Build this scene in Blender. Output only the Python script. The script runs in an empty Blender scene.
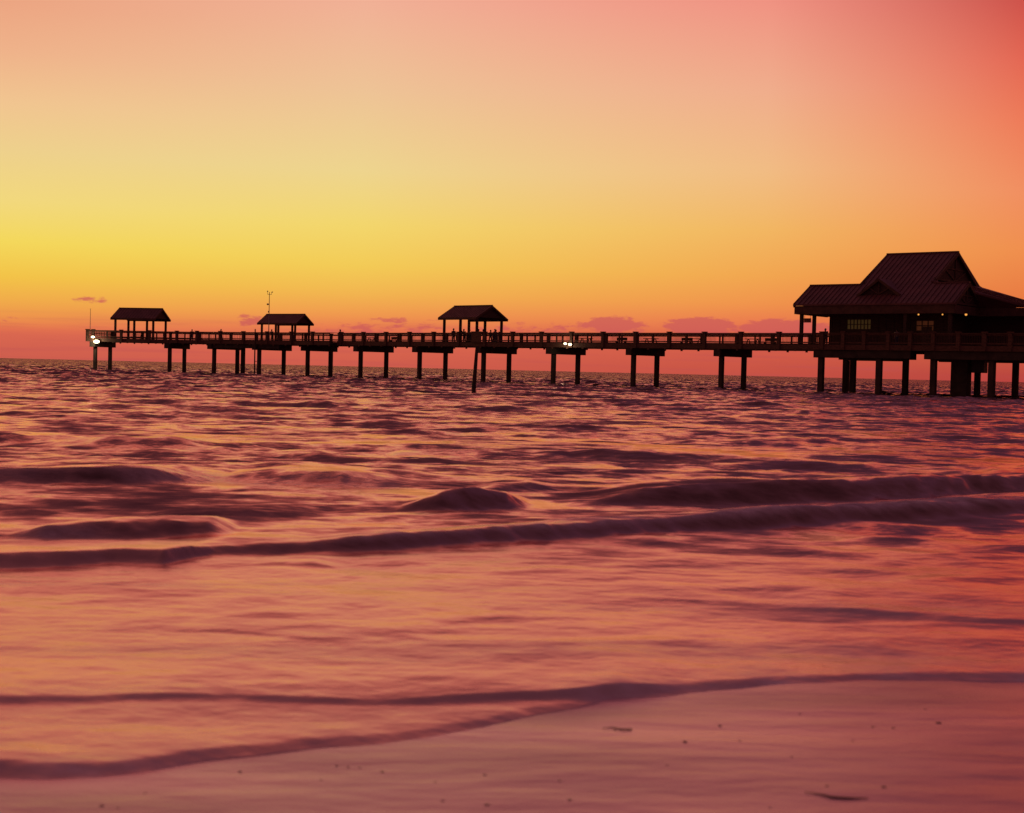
import bpy, bmesh, math, random
import numpy as np
from mathutils import Vector, Matrix
random.seed(7); rng = np.random.default_rng(11)
SC = bpy.context.scene
COL = SC.collection

# ------------------------------------------------------------------ camera
F = 1400.0; EYE = 1.7; W_, H_ = 1024, 813
PITCH = math.radians(1.49); ROLL = math.radians(1.36)
fwd = Vector((0, math.cos(PITCH), -math.sin(PITCH)))
rx0 = Vector((1, 0, 0)); up0 = Vector((0, math.sin(PITCH), math.cos(PITCH)))
rgt = rx0*math.cos(ROLL) + up0*math.sin(ROLL)
upv = -rx0*math.sin(ROLL) + up0*math.cos(ROLL)
cam_d = bpy.data.cameras.new('camera'); cam = bpy.data.objects.new('camera', cam_d); COL.objects.link(cam)
m = Matrix((rgt, upv, -fwd)).transposed().to_4x4(); m.translation = Vector((0, 0, EYE))
cam.matrix_world = m
cam_d.sensor_width = 36; cam_d.lens = 36*F/W_; cam_d.clip_start = 0.1; cam_d.clip_end = 60000
SC.camera = cam
cam_d.dof.use_dof = True; cam_d.dof.focus_distance = 150; cam_d.dof.aperture_fstop = 2.8   # focused on the pier, the near sand falls soft
SC.render.resolution_x, SC.render.resolution_y = W_, H_
SC.view_settings.view_transform = 'Standard'; SC.view_settings.look = 'None'
SC.view_settings.exposure = 0.0; SC.view_settings.gamma = 1

def ray(px, py):
    return fwd + rgt*((px-W_/2)/F) - upv*((py-H_/2)/F)
def at(px, py, Y):                      # where the sight line of a pixel meets the plane at distance Y
    d = ray(px, py); return Vector((0, 0, EYE)) + d*(Y/d.y)
def ground(px, py, z=0.0):
    d = ray(px, py); return Vector((0, 0, EYE)) + d*((z-EYE)/d.z)
def lin(c):
    return tuple(((v/255)/12.92 if v/255 <= .04045 else ((v/255+.055)/1.055)**2.4) for v in c)+(1.0,)

# ------------------------------------------------------------------ world: afterglow sky
wd = bpy.data.worlds.new('World'); SC.world = wd; wd.use_nodes = True
nt = wd.node_tree; nt.nodes.clear()
def nn(t, **k):
    n = nt.nodes.new(t)
    for a, b in k.items(): setattr(n, a, b)
    return n
def lk(a, b): nt.links.new(a, b)
def mth(op, a, b=None, c=None, clamp=False):
    n = nn('ShaderNodeMath', operation=op); n.use_clamp = clamp
    for i, v in enumerate((a, b, c)):
        if v is None: continue
        if hasattr(v, 'is_linked'): lk(v, n.inputs[i])
        else: n.inputs[i].default_value = v
    return n.outputs[0]
def mrange(v, a, b, c=0.0, d=1.0, smooth=False):
    n = nn('ShaderNodeMapRange'); n.clamp = True
    if smooth: n.interpolation_type = 'SMOOTHSTEP'
    lk(v, n.inputs[0]); n.inputs[1].default_value = a; n.inputs[2].default_value = b
    n.inputs[3].default_value = c; n.inputs[4].default_value = d
    return n.outputs[0]
def mixc(f, a, b):
    n = nn('ShaderNodeMix', data_type='RGBA'); 
    if hasattr(f, 'is_linked'): lk(f, n.inputs[0])
    else: n.inputs[0].default_value = f
    for s, v in ((n.inputs[6], a), (n.inputs[7], b)):
        if hasattr(v, 'is_linked'): lk(v, s)
        else: s.default_value = v
    return n.outputs[2]
tc = nn('ShaderNodeTexCoord'); sx = nn('ShaderNodeSeparateXYZ'); lk(tc.outputs['Generated'], sx.inputs[0])
DX, DY, DZ = sx.outputs[0], sx.outputs[1], sx.outputs[2]
az = mth('ARCTAN2', DX, DY)
el = DZ
def eln(px, py):
    d = ray(px, py).normalized(); return d.z
HIGH = [(0.33, (234, 148, 130)), (0.46, (180, 100, 92)), (0.68, (112, 66, 72)), (1.0, (98, 60, 74))]
def ramp(px, stops, high=HIGH):
    r = nn('ShaderNodeValToRGB'); cr = r.color_ramp; cr.interpolation = 'LINEAR'
    pts = [(max(0.0, eln(px, y)), c) for y, c in stops] + high
    pts.sort(key=lambda q: q[0])
    cr.elements[0].position = pts[0][0]; cr.elements[0].color = lin(pts[0][1])
    cr.elements[1].position = pts[-1][0]; cr.elements[1].color = lin(pts[-1][1])
    for p, c in pts[1:-1]:
        e = cr.elements.new(p); e.color = lin(c)
    lk(el, r.inputs[0]); return r.outputs[0]
r0 = ramp(5, [(0, (236, 165, 130)), (50, (239, 178, 138)), (100, (241, 196, 144)), (150, (238, 208, 140)), (200, (242, 216, 125)), (240, (244, 216, 92)), (275, (243, 196, 72)), (300, (241, 172, 74)), (320, (237, 142, 76)), (327, (230, 118, 78)), (332, (218, 104, 80)), (357, (207, 94, 78))])
r1 = ramp(360, [(0, (241, 176, 150)), (90, (238, 195, 150)), (170, (238, 212, 142)), (225, (243, 214, 108)), (265, (243, 203, 86)), (292, (242, 182, 80)), (315, (240, 152, 78)), (328, (232, 122, 80)), (336, (222, 106, 80)), (364, (208, 94, 76))])
r2 = ramp(765, [(0, (240, 146, 130)), (90, (240, 173, 140)), (170, (241, 188, 132)), (230, (242, 182, 98)), (275, (242, 166, 80)), (305, (240, 146, 76)), (324, (234, 120, 78)), (336, (218, 98, 74)), (374, (198, 82, 68))],
          [(0.34, (208, 116, 112)), (0.47, (138, 80, 84)), (0.68, (100, 64, 78)), (1.0, (98, 60, 74))])
r3 = ramp(1018, [(0, (206, 82, 74)), (60, (228, 104, 84)), (120, (238, 124, 90)), (190, (241, 144, 98)), (250, (240, 144, 78)), (300, (232, 122, 66)), (378, (184, 68, 62))],
          [(0.33, (150, 70, 76)), (0.47, (98, 58, 74)), (0.68, (88, 58, 80)), (1.0, (98, 60, 74))])
A0, A1, A2, A3 = [math.atan2(ray(p, 200).x, ray(p, 200).y) for p in (5, 360, 765, 1018)]
skyc = mixc(mrange(az, A0, A1), r0, r1)
skyc = mixc(mrange(az, A1, A2), skyc, r2)
skyc = mixc(mrange(az, A2, A3), skyc, r3)
# low clouds: soft ellipses broken up by noise
comb = nn('ShaderNodeCombineXYZ'); lk(mth('MULTIPLY', az, 80.0), comb.inputs[0]); lk(mth('MULTIPLY', el, 230.0), comb.inputs[1])
nz = nn('ShaderNodeTexNoise'); nz.inputs['Scale'].default_value = 1.0; nz.inputs['Detail'].default_value = 5.0; nz.inputs['Roughness'].default_value = .62
lk(comb.outputs[0], nz.inputs['Vector'])
noise = nz.outputs['Fac']
best = None
for (x0, x1, yb, yt, s) in [(72, 118, 303, 297, .8), (0, 22, 321, 316, .5), (236, 262, 325, 315, .9), (368, 412, 323, 317, .7), (412, 445, 330, 321, .6),
                            (290, 450, 337, 324, .55), (500, 590, 337, 324, .6), (578, 648, 332, 318, 1.5), (662, 742, 334, 319, 1.7), (735, 832, 335, 321, 1.7), (470, 520, 332, 324, .5), (-260, -60, 330, 305, 1.), (1060, 1300, 345, 300, 1.)]:
    xc = (x0+x1)/2; yc = (yb+yt)/2; d = ray(xc, yc).normalized()
    a = math.atan2(d.x, d.y); e = d.z; wa = (x1-x0)/2/F*1.15; he = (yb-yt)/2/F*1.5
    u = mth('MULTIPLY', mth('SUBTRACT', az, a), 1/wa); v = mth('MULTIPLY', mth('SUBTRACT', el, e), 1/he)
    r2_ = mth('ADD', mth('MULTIPLY', u, u), mth('MULTIPLY', v, v))
    mk = mth('MULTIPLY', mth('SUBTRACT', 1.0, r2_), s)
    best = mk if best is None else mth('MAXIMUM', best, mk)
cl = mth('ADD', best, mth('MULTIPLY', mth('SUBTRACT', noise, .5), 3.4))
clm = mth('MULTIPLY', mrange(cl, .25, .95, smooth=True), mrange(best, -.6, .3))
skyc = mixc(mth('MULTIPLY', clm, .8), skyc, lin((205, 92, 88)))
# faint layering in the haze bank just over the sea
comb2 = nn('ShaderNodeCombineXYZ'); lk(mth('MULTIPLY', az, 9.0), comb2.inputs[0]); lk(mth('MULTIPLY', el, 230.0), comb2.inputs[1])
nz2 = nn('ShaderNodeTexNoise'); nz2.inputs['Scale'].default_value = 1.0; nz2.inputs['Detail'].default_value = 4.0
lk(comb2.outputs[0], nz2.inputs['Vector'])
bank = mth('MULTIPLY', mrange(nz2.outputs['Fac'], .46, .72, smooth=True), mrange(el, .024, .034, 1, 0))
skyc = mixc(mth('MULTIPLY', bank, .35), skyc, lin((188, 80, 82)))
# away from the afterglow the sky falls to dusk
back = mrange(mth('ABSOLUTE', mth('ADD', az, .12)), .6, 1.9, smooth=True)
bk = nn('ShaderNodeValToRGB'); lk(el, bk.inputs[0]); bk.color_ramp.elements[0].color = lin((84, 50, 58)); bk.color_ramp.elements[1].color = lin((98, 60, 74))
skyc = mixc(back, skyc, bk.outputs[0])
below = mrange(el, -.02, 0.0)
skyc = mixc(below, lin((60, 30, 30)), skyc)
bg = nn('ShaderNodeBackground'); lk(skyc, bg.inputs[0]); bg.inputs[1].default_value = 1.0
wo = nn('ShaderNodeOutputWorld'); lk(bg.outputs[0], wo.inputs[0])

# afterglow: the sun is just under the horizon left of the frame
sd = bpy.data.lights.new('sun', 'SUN'); sd.energy = .10; sd.angle = math.radians(40); sd.color = (1, .62, .34)
so = bpy.data.objects.new('sun', sd); COL.objects.link(so)
so.rotation_euler = Vector((1, -.45, -.22)).to_track_quat('-Z', 'Y').to_euler()

# ------------------------------------------------------------------ materials
def mat(name, col, rough=.8, noise_amt=.35, scale=3.0, stretch=(1, 1, 1), bump=.0, metallic=0, spec=.3):
    M = bpy.data.materials.new(name); M.use_nodes = True; t = M.node_tree; b = t.nodes['Principled BSDF']
    b.inputs['Roughness'].default_value = rough; b.inputs['Metallic'].default_value = metallic
    b.inputs['Specular IOR Level'].default_value = spec
    tcn = t.nodes.new('ShaderNodeTexCoord'); mp = t.nodes.new('ShaderNodeMapping'); mp.inputs['Scale'].default_value = stretch
    t.links.new(tcn.outputs['Object'], mp.inputs[0])
    n = t.nodes.new('ShaderNodeTexNoise'); n.inputs['Scale'].default_value = scale; n.inputs['Detail'].default_value = 6
    t.links.new(mp.outputs[0], n.inputs['Vector'])
    r = t.nodes.new('ShaderNodeValToRGB'); lo = tuple(c*(1-noise_amt) for c in col); hi = tuple(min(1, c*(1+noise_amt)) for c in col)
    r.color_ramp.elements[0].color = lo+(1,); r.color_ramp.elements[1].color = hi+(1,)
    r.color_ramp.elements[0].position = .3; r.color_ramp.elements[1].position = .7
    t.links.new(n.outputs['Fac'], r.inputs[0]); t.links.new(r.outputs[0], b.inputs['Base Color'])
    if bump:
        bp = t.nodes.new('ShaderNodeBump'); bp.inputs['Strength'].default_value = bump; bp.inputs['Distance'].default_value = .03
        t.links.new(n.outputs['Fac'], bp.inputs['Height']); t.links.new(bp.outputs[0], b.inputs['Normal'])
    return M
def emit(name, col, s):
    M = bpy.data.materials.new(name); M.use_nodes = True; t = M.node_tree; b = t.nodes['Principled BSDF']
    b.inputs['Base Color'].default_value = col+(1,); b.inputs['Emission Color'].default_value = col+(1,); b.inputs['Emission Strength'].default_value = s
    return M
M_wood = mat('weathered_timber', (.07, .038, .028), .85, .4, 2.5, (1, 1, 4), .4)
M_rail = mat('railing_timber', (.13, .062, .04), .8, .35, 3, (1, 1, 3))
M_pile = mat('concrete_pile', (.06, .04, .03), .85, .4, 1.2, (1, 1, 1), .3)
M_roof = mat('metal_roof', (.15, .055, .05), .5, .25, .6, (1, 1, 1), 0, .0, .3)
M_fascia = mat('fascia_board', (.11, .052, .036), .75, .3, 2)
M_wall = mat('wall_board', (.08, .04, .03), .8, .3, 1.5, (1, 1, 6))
M_frame = mat('window_frame', (.12, .07, .05), .6)
M_dark = mat('dark_metal', (.05, .045, .045), .5, .2, 4, (1, 1, 1), 0, .6)
M_mast = mat('painted_metal', (.35, .30, .28), .5, .2, 4)
M_skin = mat('skin', (.35, .2, .14), .6, .1, 6)
M_hair = mat('hair', (.04, .025, .02), .7, .3, 20)
M_cloth = [mat('fabric_'+n, c, .9, .2, 8) for n, c in (('navy', (.04, .05, .1)), ('grey', (.12, .12, .12)), ('rust', (.2, .06, .04)), ('olive', (.08, .09, .04)), ('cream', (.35, .3, .24)))]
M_glow = emit('lamp_glow', (1, .84, .5), 5)
M_bulb = emit('bulb_glow', (1, .42, .08), .95)
M_lit = emit('lit_window', (.5, .36, .1), .032)
M_signred = mat('sign_face', (.7, .25, .18), .6)
M_pebble = mat('pebble', (.2, .13, .11), .6)
M_weed = mat('seaweed', (.16, .10, .07), .6)

# ------------------------------------------------------------------ mesh helpers
class MB:
    def __init__(s): s.v = []; s.f = []
    def box(s, c, ax, ay, az_, hx, hy, hz):
        c = Vector(c); n = len(s.v)
        for i in (-1, 1):
            for j in (-1, 1):
                for k in (-1, 1): s.v.append(c+ax*(i*hx)+ay*(j*hy)+az_*(k*hz))
        s.f += [tuple(n+q for q in f) for f in ((0, 1, 3, 2), (4, 6, 7, 5), (0, 4, 5, 1), (2, 3, 7, 6), (0, 2, 6, 4), (1, 5, 7, 3))]
        return s
    def abox(s, x0, x1, y0, y1, z0, z1):
        return s.box(((x0+x1)/2, (y0+y1)/2, (z0+z1)/2), Vector((1, 0, 0)), Vector((0, 1, 0)), Vector((0, 0, 1)), (x1-x0)/2, (y1-y0)/2, (z1-z0)/2)
    def bar(s, a, b, w, h, up=Vector((0, 0, 1))):
        a = Vector(a); b = Vector(b); d = (b-a); L = d.length; d.normalize()
        sd_ = d.cross(up); 
        if sd_.length < 1e-4: sd_ = d.cross(Vector((0, 1, 0)))
        sd_.normalize(); u = sd_.cross(d)
        return s.box((a+b)/2, d, sd_, u, L/2, w/2, h/2)
    def tube(s, pts, rad, n=8):
        pts = [Vector(p) for p in pts]; base = len(s.v)
        if not hasattr(rad, '__len__'): rad = [rad]*len(pts)
        for i, p in enumerate(pts):
            d = (pts[min(i+1, len(pts)-1)]-pts[max(i-1, 0)]).normalized()
            u = d.cross(Vector((0, 1, 0))) if abs(d.y) < .9 else d.cross(Vector((1, 0, 0)))
            u.normalize(); w = d.cross(u)
            for k in range(n):
                a = 2*math.pi*k/n; s.v.append(p+u*math.cos(a)*rad[i]+w*math.sin(a)*rad[i])
        for i in range(len(pts)-1):
            for k in range(n):
                k2 = (k+1) % n
                s.f.append((base+i*n+k, base+i*n+k2, base+(i+1)*n+k2, base+(i+1)*n+k))
        s.f.append(tuple(base+k for k in range(n))[::-1]); s.f.append(tuple(base+(len(pts)-1)*n+k for k in range(n)))
        return s
    def prism(s, pts, off):              # polygon extruded by vector off
        n = len(s.v); k = len(pts); off = Vector(off)
        s.v += [Vector(p) for p in pts]+[Vector(p)+off for p in pts]
        s.f.append(tuple(range(n, n+k))[::-1]); s.f.append(tuple(range(n+k, n+2*k)))
        for i in range(k):
            j = (i+1) % k; s.f.append((n+i, n+j, n+k+j, n+k+i))
        return s
    def ball(s, c, r, n=10, m_=6, sc=(1, 1, 1)):
        c = Vector(c); base = len(s.v)
        for i in range(m_+1):
            t = math.pi*i/m_
            for k in range(n):
                a = 2*math.pi*k/n
                s.v.append(c+Vector((math.sin(t)*math.cos(a)*sc[0], math.sin(t)*math.sin(a)*sc[1], math.cos(t)*sc[2]))*r)
        for i in range(m_):
            for k in range(n):
                k2 = (k+1) % n; s.f.append((base+i*n+k, base+(i+1)*n+k, base+(i+1)*n+k2, base+i*n+k2))
        return s
    def build(s, name, material, parent=None, smooth=False, bevel=0):
        me = bpy.data.meshes.new(name); me.from_pydata([tuple(v) for v in s.v], [], s.f)
        bm = bmesh.new(); bm.from_mesh(me); bmesh.ops.recalc_face_normals(bm, faces=bm.faces)
        if bevel: bmesh.ops.bevel(bm, geom=list(bm.edges), offset=bevel, segments=1, affect='EDGES')
        bm.to_mesh(me); bm.free()
        me.materials.append(material)
        if smooth:
            for p in me.polygons: p.use_smooth = True
        o = bpy.data.objects.new(name, me); COL.objects.link(o)
        if parent: o.parent = parent
        return o
def tag(o, label=None, cat=None, group=None, kind=None):
    if label: o['label'] = label
    if cat: o['category'] = cat
    if group: o['group'] = group
    if kind: o['kind'] = kind
    return o
def empty(name, loc=(0, 0, 0), rz=0, **k):
    o = bpy.data.objects.new(name, None); COL.objects.link(o); o.location = loc; o.rotation_euler = (0, 0, rz); o.empty_display_size = .2
    tag(o, **k); return o
def copy_tree(o, parent=None):
    c = o.copy(); COL.objects.link(c); c.parent = parent
    for ch in [x for x in bpy.data.objects if x.parent == o]: copy_tree(ch, c)
    return c

# ------------------------------------------------------------------ sea surface
def hor(px): return H_/2 - (math.tan(PITCH)*F) + (px-W_/2)*math.tan(ROLL)
def wave(pts, wf, back, lump=.0):
    """pts: (px, base_py, crest_py); returns curve arrays X, Yb, A"""
    X, Y, A, WF = [], [], [], []
    for px, by, cy in pts:
        g = ground(px, by); w = wf*g.y
        a = EYE - (cy-hor(px))*(g.y+w)/F
        if cy >= by: a = 0
        X.append(g.x); Y.append(g.y); A.append(max(0, a)); WF.append(w)
    return np.array(X), np.array(Y), np.array(A), np.array(WF), back, lump
EDGE = [(-900, 830), (-300, 795), (0, 777), (50, 779), (100, 776), (150, 770), (250, 757), (365, 744), (430, 738), (512, 722), (587, 705), (612, 697), (702, 692), (762, 687), (822, 683), (892, 681), (1024, 682), (1300, 684), (1900, 700)]
E3 = [ground(px, py) for px, py in EDGE]
EX = np.array([e.x for e in E3]); EY = np.array([e.y for e in E3])
WAVES = [
 wave([(-500, 488, 474), (0, 484, 468), (90, 485, 466), (150, 484, 468), (185, 482, 473), (215, 481, 475), (260, 483, 470), (340, 486, 471), (400, 486, 479), (440, 486, 486)], .026, 3.0, .3),
 wave([(395, 512, 512), (410, 512, 504), (440, 512, 492), (468, 511, 487), (505, 510, 492), (530, 508, 503), (560, 508, 508)], .022, 2.0, .2),
 wave([(470, 494, 494), (495, 493, 485), (530, 492, 483), (555, 492, 488), (580, 492, 492)], .02, 2.0, .2),
 wave([(560, 508, 508), (600, 506, 500), (650, 504, 488), (720, 503, 484), (800, 503, 482), (900, 502, 479), (1024, 498, 475), (1500, 494, 470)], .026, 2.6, .25),
 wave([(-400, 545, 535), (0, 538, 534), (40, 539, 525), (90, 538, 521), (150, 538, 519), (200, 537, 521), (225, 537, 533), (250, 537, 537)], .020, 2.5, .25),
 wave([(130, 520, 520), (180, 520, 512), (240, 519, 508), (290, 518, 511), (320, 518, 518)], .018, 2.5, .25),
 wave([(-500, 575, 560), (0, 568, 552), (60, 567, 551), (110, 564, 549), (160, 565, 549), (210, 556, 544), (300, 553, 543), (380, 551, 535), (512, 543, 526), (620, 537, 520), (700, 532, 514), (850, 524, 507), (1024, 514, 499), (1500, 500, 482)], .019, 2.8, .22),
 wave([(250, 566, 566), (285, 566, 562), (310, 567, 562), (345, 569, 569)], .012, 5, .1),
 wave([(560, 597, 597), (620, 600, 597), (700, 605, 600), (780, 610, 607), (850, 615, 609), (940, 621, 617), (1024, 627, 621), (1500, 650, 642)], .015, 5, .22),
 wave([(300, 560, 560), (480, 668, 668), (500, 668, 664), (620, 672, 667), (700, 676, 672), (760, 676, 676)], .012, 6, .1),
 wave([(170, 632, 632), (220, 632, 629), (300, 640, 637), (340, 643, 643)], .010, 6, .1),
 wave([(-500, 712, 704), (0, 710, 702), (80, 707, 701), (150, 705, 697), (230, 704, 698), (300, 707, 699), (380, 708, 702), (450, 706, 697), (560, 702, 692), (620, 697, 686), (690, 690, 690)], .014, 5, .28),
]
def noise_field(X, Y, n, lam, spread, seed, aspect=1.0):
    r = np.random.default_rng(seed); out = np.zeros_like(X)
    for i in range(n):
        L = lam[0]*(lam[1]/lam[0])**r.random(); th = r.normal(0, spread)
        k = 2*np.pi/L; amp = (L/lam[1])**1.0
        ph = k*(X*math.sin(th)*aspect + Y*math.cos(th)) + r.random()*6.283
        out += amp*np.sin(ph)
    return out/math.sqrt(n/2)
def sstep(a, b, x):
    t = np.clip((x-a)/(b-a), 0, 1); return t*t*(3-2*t)
def edge_y(X): return np.interp(X, EX, EY) + .02*np.sin(X*5.1+1) + .012*np.sin(X*13.3)
def sand_z(X, Y):
    d = edge_y(X)-Y
    return .000 + .022*d + .0025*np.sin(X*1.7+Y*2.2) + .0016*np.sin(X*4.1-Y*3.3+1)
def sea_h(X, Y):
    h = np.zeros_like(X); foam = np.zeros_like(X)
    wob = noise_field(X*.5, Y*.8, 16, (.3, 1.8), 1.2, 5)
    fine = noise_field(X*.8, Y, 14, (.10, .45), 1.2, 9)
    for wi, (wx, wy, wa, wfw, back, lump) in enumerate(WAVES):
        if wi == 9: continue
        o = np.argsort(wx); yb = np.interp(X, wx[o], wy[o]); A = np.interp(X, wx[o], wa[o]); wf = np.interp(X, wx[o], wfw[o])
        t = (Y-yb)/wf + wob*lump*.7 + fine*lump*.25
        fr = np.where(t < 1, .5*sstep(-.35, 1, t)+.5*sstep(-.1, .95, t)**1.5, np.exp(-((t-1)/(back*1.5))**2))
        h = np.maximum(h, A*fr*(1+(.08*wob+.04*fine)*sstep(0, 1, t))) if wi else A*fr
        if wi == 6:
            fx = sstep(.35, 1.0, t)*sstep(5.5, 2.0, t)*sstep(-2.6, -.3, X)
            foam = np.maximum(foam, fx*np.clip(.8+.35*wob+.4*fine, 0, 1))
        if wi in (0, 4):
            foam = np.maximum(foam, .5*sstep(2.0, .6, np.abs(t-.6))*sstep(.02, .06, A)*np.clip(.6+.6*wob, 0, 1)*(sstep(-3.0, -4.4, X) if wi else 1))
    # chop offshore; sheltered, drawn-out ripples inshore
    ch = noise_field(X, Y, 46, (.55, 5.0), .38, 21)
    ch2 = noise_field(X, Y, 30, (.35, 1.4), .7, 22)
    sw = noise_field(X, Y, 12, (5., 13.), .22, 23)
    patch = .75+.45*noise_field(X*.4, Y, 8, (6, 18), .6, 31)
    env = np.interp(Y, [0, 12.4, 14.5, 18, 26, 45, 90, 220, 350, 900], [0, .006, .035, .065, .09, .11, .16, .22, .15, .0])
    chs = np.where(ch > 0, ch*(1+.35*ch), ch*.8)
    h = h + env*np.clip(patch, .25, 1.7)*(.55*chs + .20*ch2) + np.interp(Y, [0, 17, 30, 100, 250, 900], [0, 0, .035, .06, .05, 0])*sw
    rip = noise_field(X, Y, 34, (.3, 1.5), .6, 41)*np.clip(.7+.5*noise_field(X, Y, 6, (1.5, 4), 1., 43), 0, 2)
    h = h + np.interp(Y, [0, 5, 6.5, 9, 14, 18, 30], [0, .0008, .003, .008, .014, .010, .004])*rip
    # breakers by the pier end
    for (cx, cy, ww, amp, dw) in [(-58, 190, 9, .34, 1.0), (-75, 175, 12, .3, 1.), (-30, 182, 7, .22, .9), (-46, 73, 7.5, .22, .8), (9, 118, 12, .22, .8), (20, 66, 7, .12, .7), (33, 120, 8, .18, .8)]:
        t = (Y-cy-1.2*np.sin(X*.12+cy))/dw
        h = h + amp*np.exp(-((X-cx)/ww)**2)*np.where(t < 1, sstep(-.2, 1, t), np.exp(-((t-1)/3)**2))
    # thin swash sheet with a rounded lip at its edge
    e = Y-edge_y(X)
    lipA = np.interp(X, [-6, -2.3, -1.2, 0, .2, 1.0, 1.6, 4, 8], [.05, .048, .022, .014, .010, .016, .022, .018, .015])
    lw = .14
    lip = lipA*np.where(e < lw, sstep(-.02, lw, e), .45+.55*np.exp(-((e-lw)/.35)**2))
    h = np.where(e < 3, h+lip*sstep(3, 1.2, e), h)
    h = np.where(e < .03, np.minimum(h, (e-.0)*.45+.004), h)
    near_e = sstep(.9, .05, e)*(e > -.05)
    foam = np.maximum(foam, near_e*np.clip(.7+.4*noise_field(X, Y, 16, (.15, .9), 1.2, 77), 0, 1)*np.interp(X, [-2.3, -1.2, .3, .9, 3], [1, .5, .4, 1, .9]))
    drift = noise_field(X*.45+Y*.25, Y, 22, (.3, 2.4), .5, 88)
    foam = np.maximum(foam, np.clip(.22+.5*drift, 0, .8)*sstep(5.2, 1.0, e)*(e > 0)*np.interp(X, [-3, 0, 2], [.55, .7, 1]))
    foam = np.maximum(foam, np.clip(-.1+.5*drift, 0, .45)*sstep(14, 11.5, Y)*(e > 0))
    return h, foam
def fan_mesh(name, ys, nc, half, fn):
    ys = np.array(ys); u = np.linspace(-1, 1, nc)
    Y = np.repeat(ys[:, None], nc, 1); X = u[None, :]*(half(ys)[:, None])
    r = fn(X, Y); Z, foam = r if isinstance(r, tuple) else (r, None)
    co = np.stack([X, Y, Z], -1).reshape(-1, 3).astype(np.float32)
    nr = len(ys); i = np.arange(nr-1)[:, None]*nc+np.arange(nc-1)[None, :]
    quads = np.stack([i, i+1, i+1+nc, i+nc], -1).reshape(-1, 4).astype(np.int32)
    me = bpy.data.meshes.new(name); me.vertices.add(len(co)); me.vertices.foreach_set('co', co.ravel())
    me.loops.add(quads.size); me.loops.foreach_set('vertex_index', quads.ravel())
    me.polygons.add(len(quads)); me.polygons.foreach_set('loop_start', np.arange(0, quads.size, 4, dtype=np.int32))
    me.update(calc_edges=True); me.polygons.foreach_set('use_smooth', np.ones(len(quads), bool))
    if foam is not None:
        a = me.attributes.new('foam', 'FLOAT', 'POINT'); a.data.foreach_set('value', foam.ravel().astype(np.float32))
    me.validate(); o = bpy.data.objects.new(name, me); COL.objects.link(o); return o
ys = [4.0]
while ys[-1] < 900:
    y = ys[-1]; d = min(max(.018, y*y/2380*.8), .30) if y < 230 else y*.0045
    ys.append(y+d)
ys += [1300, 2200, 4500, 9000, 18000, 40000]
sea = fan_mesh('sea', ys, 640, lambda y: y*.52+2.5, sea_h)
tag(sea, kind='structure')

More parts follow.
